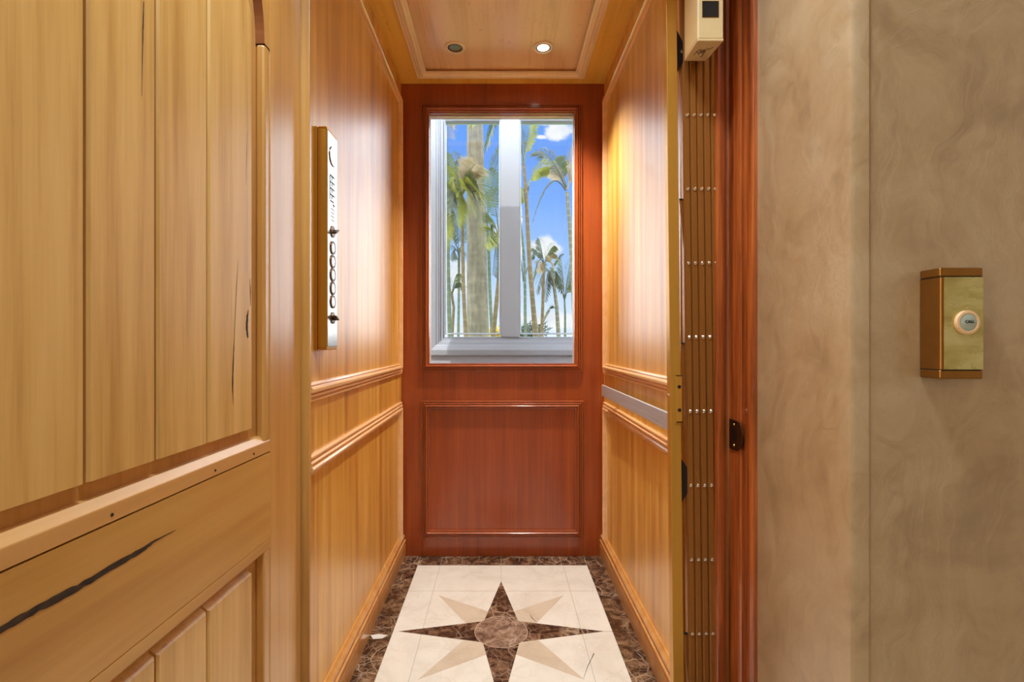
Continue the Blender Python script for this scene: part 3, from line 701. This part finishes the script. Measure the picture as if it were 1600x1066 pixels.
# ------------------------------------------------------------------ outdoors: ground, palms
structure(MB().box(-60, 60, YO+.25, 120, -4.2, -4.0).build('ground', M['lawn']))
ZG = -4.0
def frond(p0, p1, sag, leaf_len, mat, parent, n=26, roll=0.0, wid=.020, droop=.25, spread=.9, rnd=None, start=.22, rach=.010):
    rnd = rnd or random
    p0, p1 = Vector(p0), Vector(p1); mid = (p0+p1)/2+Vector((0, 0, sag))
    def B_(t): return p0*(1-t)**2+mid*2*t*(1-t)+p1*t*t
    m = MB(); L = (p1-p0).length; n = int(n*1.7); leaf_len = leaf_len*.68
    m.tube([B_(i/8) for i in range(9)], [rach*(1-.8*i/8) for i in range(9)], 5)
    for i in range(n):
        t = start+(1-start)*(i+.5)/n
        c = B_(t); T_ = (B_(min(t+.02, 1.01))-B_(t-.02)).normalized()
        S_ = T_.cross(Vector((0, 0, 1))); S_ = (S_ if S_.length > .05 else Vector((1, 0, 0))).normalized(); Nn = S_.cross(T_)
        for sd in (1, -1):
            side_ = S_*math.cos(roll)+Nn*math.sin(roll)
            dirn = (T_*(1-spread*.45)+side_*sd*spread+Nn*rnd.uniform(-.15, .15)).normalized()
            ll = leaf_len*(.45+.75*math.sin(PI*min(1, (t-start)/(1-start)*.85+.12)))*rnd.uniform(.82, 1.1)
            q0 = c; q1 = c+dirn*ll*.5+Vector((0, 0, -droop*ll*.12)); q2 = c+dirn*ll*.9+Vector((0, 0, -droop*ll*.6))
            wv = dirn.cross(side_*sd+Nn*1.3); wv = (wv if wv.length > .05 else T_).normalized()*wid
            wv = (wv+T_*wid*.3)*rnd.uniform(.7, 1.15)*.40
            o = [q0-wv*.35, q0+wv*.35, q1+wv, q1-wv, q2]
            m.add(o, [(0, 1, 2, 3), (3, 2, 4)])
    return m.build('frond', mat, parent, recalc=False)
def palm(label, Y, pts, rad, mat, group=None, name='palm_tree', crown=None, ctop=None, shaft=0):
    """pts: trunk axis as photo pixels on the plane Y, widest at the foot; continues down to the ground"""
    P = [at(x, y, Y) for x, y in pts]; low = P[-1]; d = (P[-1]-P[-2]).normalized()
    foot = Vector((low.x+d.x*.4, Y, ZG-.02))
    t = tag(empty(name, (foot.x, Y, ZG)), label, 'palm tree', group)
    off = Vector((foot.x, Y, ZG))
    axis = P+[P[-1].lerp(foot, .5), foot]; axis = [q-off for q in axis]; n = len(axis)
    rr = [rad[0]+(rad[1]-rad[0])*min(1, i/(len(P)-1)) for i in range(n)]
    MB().tube(axis[::-1], rr[::-1], 14).build('trunk', mat, t, smooth=True)
    if shaft:
        a = axis[0]; b2 = axis[1]; dd = (a-b2).normalized()
        MB().tube([a-dd*shaft*.1, a+dd*shaft*.2, a+dd*shaft*.7, a+dd*shaft], [rad[0]*1.05, rad[0]*1.45, rad[0]*1.15, rad[0]*.6], 10).build('crownshaft', M['leaf_green'], t, smooth=True)
    return t, off
rng = random.Random(11)
def fr_px(t, off, Y, a, b, sag, ll, mat, dy=0.0, **kw):
    p0 = at(a[0], a[1], Y)-off; p1 = at(b[0], b[1], Y+dy)-off; frond(p0, p1, sag, ll, mat, t, rnd=rng, **kw)
GRP = 'palms beyond the window'
# the thick trunk in the left pane
t, o = palm('thick grey royal palm trunk filling the left window pane', 7.0, [(741, 150), (742, 190), (743, 260), (744, 320), (745, 400), (746, 470), (747, 530)], (.105, .165), M['bark_big'], GRP, ctop=None)
for v_ in t.children:
    pass
for a, b, sg_, ll, mt in (((741, 150), (722, 130), .3, .3, 'leaf_green'), ((741, 150), (762, 128), .3, .3, 'leaf_green'), ((741, 150), (752, 100), .2, .3, 'leaf_green'), ((741, 150), (730, 100), .2, .3, 'leaf_green')):
    fr_px(t, o, 7.0, a, b, sg_, ll, M[mt], n=22, wid=.03)
def cluster(label, Y, trunk, rad, mat, fronds, n=20, ll=.34, wid=.015):
    t, o = palm(label, Y, trunk, rad, M[mat], GRP, shaft=.0)
    for a, b, s_, mt, dy in fronds: fr_px(t, o, Y, a, b, s_, ll, M[mt], dy, n=n, wid=wid, roll=rng.uniform(.5, 1.1))
    return t, o
Gn, Yw, Dk, Dr = 'leaf_green', 'leaf_yellow', 'leaf_dark', 'leaf_dry'
cluster('slim palm at the far left of the left pane with yellow green crown', 6.3, [(700, 330), (700, 400), (701, 460), (703, 530)], (.022, .030), 'bark_green',
        [((700, 332), (690, 250), .2, Gn, -.2), ((700, 332), (728, 270), .2, Yw, -.3), ((700, 332), (722, 340), .25, Yw, -.2), ((700, 332), (684, 330), .15, Gn, .2), ((700, 332), (712, 252), .1, Dk, .2), ((700, 332), (694, 385), .35, Yw, -.2), ((700, 332), (716, 300), .25, Gn, .2), ((700, 332), (726, 318), .3, Yw, .1), ((700, 332), (718, 376), .4, Dk, .1), ((700, 332), (690, 290), .2, Yw, .2), ((700, 332), (706, 262), .1, Gn, -.2)], 22, .30)
cluster('slim dark green palm left of the thick trunk', 8.3, [(717, 396), (717, 450), (716, 530)], (.020, .024), 'bark_green',
        [((717, 398), (701, 365), .2, Dk, -.2), ((717, 398), (738, 352), .25, Gn, -.3), ((717, 398), (712, 335), .1, Dk, .1), ((717, 398), (703, 405), .25, Dk, -.1), ((717, 398), (726, 420), .3, Gn, -.1)], 18, .26)
cluster('leaning brown palm stem touching the thick trunk on its left', 5.4, [(722, 300), (723, 390), (724, 450), (728, 530)], (.016, .024), 'bark_brown',
        [((722, 305), (745, 255), .15, Dr, -.4), ((722, 305), (738, 330), .3, Yw, -.5), ((722, 305), (700, 285), .25, Yw, -.2), ((722, 305), (712, 350), .3, Yw, -.2), ((722, 305), (760, 330), .35, Yw, -.5), ((722, 305), (705, 240), .1, Gn, 0), ((722, 305), (748, 300), .2, Gn, -.3), ((722, 305), (735, 262), .12, Dr, -.2), ((722, 305), (752, 352), .4, Gn, -.3), ((722, 305), (698, 330), .3, Dk, 0)], 22, .30)
cluster('short palm sprouting low in the left corner of the left pane', 7.5, [(706, 460), (709, 480), (706, 530)], (.018, .026), 'bark_brown',
        [((706, 462), (697, 440), .15, Yw, 0), ((706, 462), (722, 445), .2, Dk, 0), ((706, 462), (714, 428), .1, Gn, 0), ((706, 462), (697, 470), .2, Dr, 0)], 16, .22)
cluster('green palm rising behind the right side of the thick trunk', 8.7, [(760, 340), (764, 400), (765, 450), (769, 530)], (.030, .030), 'bark_green',
        [((760, 342), (782, 235), .2, Gn, -1.0), ((760, 342), (790, 300), .3, Gn, -.8), ((760, 342), (750, 290), .2, Dk, -1.0), ((760, 342), (780, 400), .4, Dk, -.6), ((760, 342), (735, 330), .3, Dk, -1.2)], 24, .36)
cluster('palm with bright yellow green fronds beside the central mullion', 5.7, [(782, 370), (780, 430), (775, 480), (770, 530)], (.020, .030), 'bark_brown',
        [((781, 380), (757, 385), .3, Yw, -.3), ((781, 380), (800, 330), .2, Yw, 0), ((781, 380), (764, 350), .2, Gn, -.2), ((781, 380), (770, 430), .35, Dk, 0), ((781, 380), (795, 425), .3, Yw, 0), ((781, 380), (762, 265), .3, Gn, .2)], 22, .28)
cluster('high palm frond tips hanging at the top of the left pane', 4.9, [(800, 150), (801, 260), (802, 400), (803, 530)], (.030, .036), 'bark_brown',
        [((800, 150), (738, 196), .35, Yw, 0), ((800, 150), (752, 186), .3, Yw, .2), ((800, 150), (760, 232), .3, Gn, .1), ((800, 150), (850, 165), .3, Gn, .2)], 22, .26, .022)
cluster('palm standing just out of the left pane whose dry fronds reach in', 4.8, [(672, 170), (672, 300), (674, 400), (676, 530)], (.030, .036), 'bark_grey',
        [((672, 178), (712, 190), .3, Dr, 0), ((672, 178), (700, 215), .35, Dr, .2), ((672, 178), (690, 300), .5, Gn, .3), ((672, 178), (660, 130), .2, Gn, .3)], 20, .26)
# right pane
t, o = cluster('tall slim palm curving up near the left edge of the right pane', 6.0, [(818, 256), (822, 300), (824, 350), (828, 420), (834, 490), (838, 530)], (.018, .034), 'bark_brown',
        [((818, 258), (832, 176), .05, Yw, 0), ((821, 298), (858, 262), .2, Yw, .2), ((821, 298), (806, 308), .1, Yw, -.1), ((818, 258), (811, 200), .05, Gn, 0)], 22, .24, .018)
t, o = cluster('tall palm with grey ringed trunk at the right edge of the right pane', 6.5, [(886, 300), (890, 350), (893, 400), (896, 460), (899, 530)], (.022, .032), 'bark_grey',
        [((884, 294), (838, 236), .28, Dk, .2), ((885, 296), (852, 262), .12, Dr, .2), ((887, 296), (896, 236), .02, Dr, 0), ((886, 296), (905, 262), .1, Dr, 0), ((885, 292), (866, 250), .1, Gn, .4)], 26, .32, .018)
fr_px(t, o, 6.5, (884, 298), (832, 347), .62, .07, M[Dk], 0, n=20, wid=.02, droop=1.5, start=.35)
cluster('thin dark palm stem close to the mullion in the right pane', 7.0, [(811, 330), (816, 370), (820, 420), (821, 530)], (.014, .022), 'bark_green',
        [((811, 332), (806, 300), .1, Dk, 0), ((811, 332), (822, 290), .1, Dk, 0), ((818, 440), (812, 400), .15, Dk, 0), ((819, 440), (836, 400), .2, Dk, .2)], 14, .20, .014)
cluster('short palm with dried brown crown in the middle of the right pane', 7.5, [(850, 412), (849, 440), (848, 480), (846, 530)], (.022, .026), 'bark_brown',
        [((850, 414), (843, 374), .02, Dk, 0), ((850, 414), (866, 384), .1, Gn, 0), ((850, 414), (832, 388), .1, Dk, 0), ((850, 414), (866, 420), .2, Dr, -.2), ((850, 414), (838, 424), .15, Dr, -.2), ((850, 414), (832, 455), .5, Dk, .2), ((850, 414), (870, 398), .12, Dr, 0)], 16, .20, .018)
cluster('palm with drooping dark fronds right of the dried crown', 7.8, [(861, 425), (866, 450), (870, 480), (873, 530)], (.022, .034), 'bark_grey',
        [((861, 428), (838, 458), .35, Dk, 0), ((861, 428), (828, 440), .35, Gn, .3), ((861, 428), (880, 455), .3, Dk, 0), ((861, 428), (850, 470), .4, Dk, 0), ((861, 428), (874, 402), .1, Dk, .2)], 20, .26, .018)
cluster('young palm with upright V shaped fronds at lower right', 8.2, [(882, 468), (883, 490), (883, 530)], (.014, .020), 'bark_green',
        [((882, 470), (864, 418), .12, Gn, 0), ((882, 470), (877, 405), .05, Gn, 0), ((882, 470), (891, 408), .05, Gn, 0), ((882, 470), (897, 432), .1, Gn, 0)], 18, .26, .018)
cluster('leaning grey palm stem behind the dried crown', 9.0, [(858, 484), (850, 498), (844, 512), (838, 535)], (.026, .030), 'bark_grey',
        [((857, 486), (864, 478), .05, Dk, 0)], 10, .12, .02)
# shrubs at the foot of the panes
def shrub(label, px, py, Y, r, mat):
    c = at(px, py, Y); t = tag(empty('shrub', (c.x, Y, ZG)), label, 'shrub'); m = MB(); h = c.z-ZG
    m2 = MB(); m2.tube([(0, 0, 0), (.02, 0, h*.5), (0, 0, h)], [.05, .04, .02], 8); m2.build('stem', M['bark_brown'], t)
    for i in range(420):
        d = Vector((rng.gauss(0, 1), rng.gauss(0, 1), rng.gauss(0, 1))).normalized()*r*rng.uniform(.4, 1); p = Vector((d.x, d.y, h+d.z*.6))
        a = Vector((rng.uniform(-1, 1), rng.uniform(-1, 1), rng.uniform(-.6, 1))).normalized(); w = a.orthogonal().normalized()*.022; l = rng.uniform(.07, .14)
        m.add([p-w*.4, p+w*.4, p+a*l*.5+w, p+a*l], [(0, 1, 2, 3)])
    m.build('foliage', mat, t, recalc=False)
shrub('dark green shrub at the lower left of the right pane', 830, 520, 8.5, .30, M['leaf_dark'])
shrub('yellow shrub low beside the mullion in the left pane', 780, 522, 10.0, .26, M['yellowleaf'])
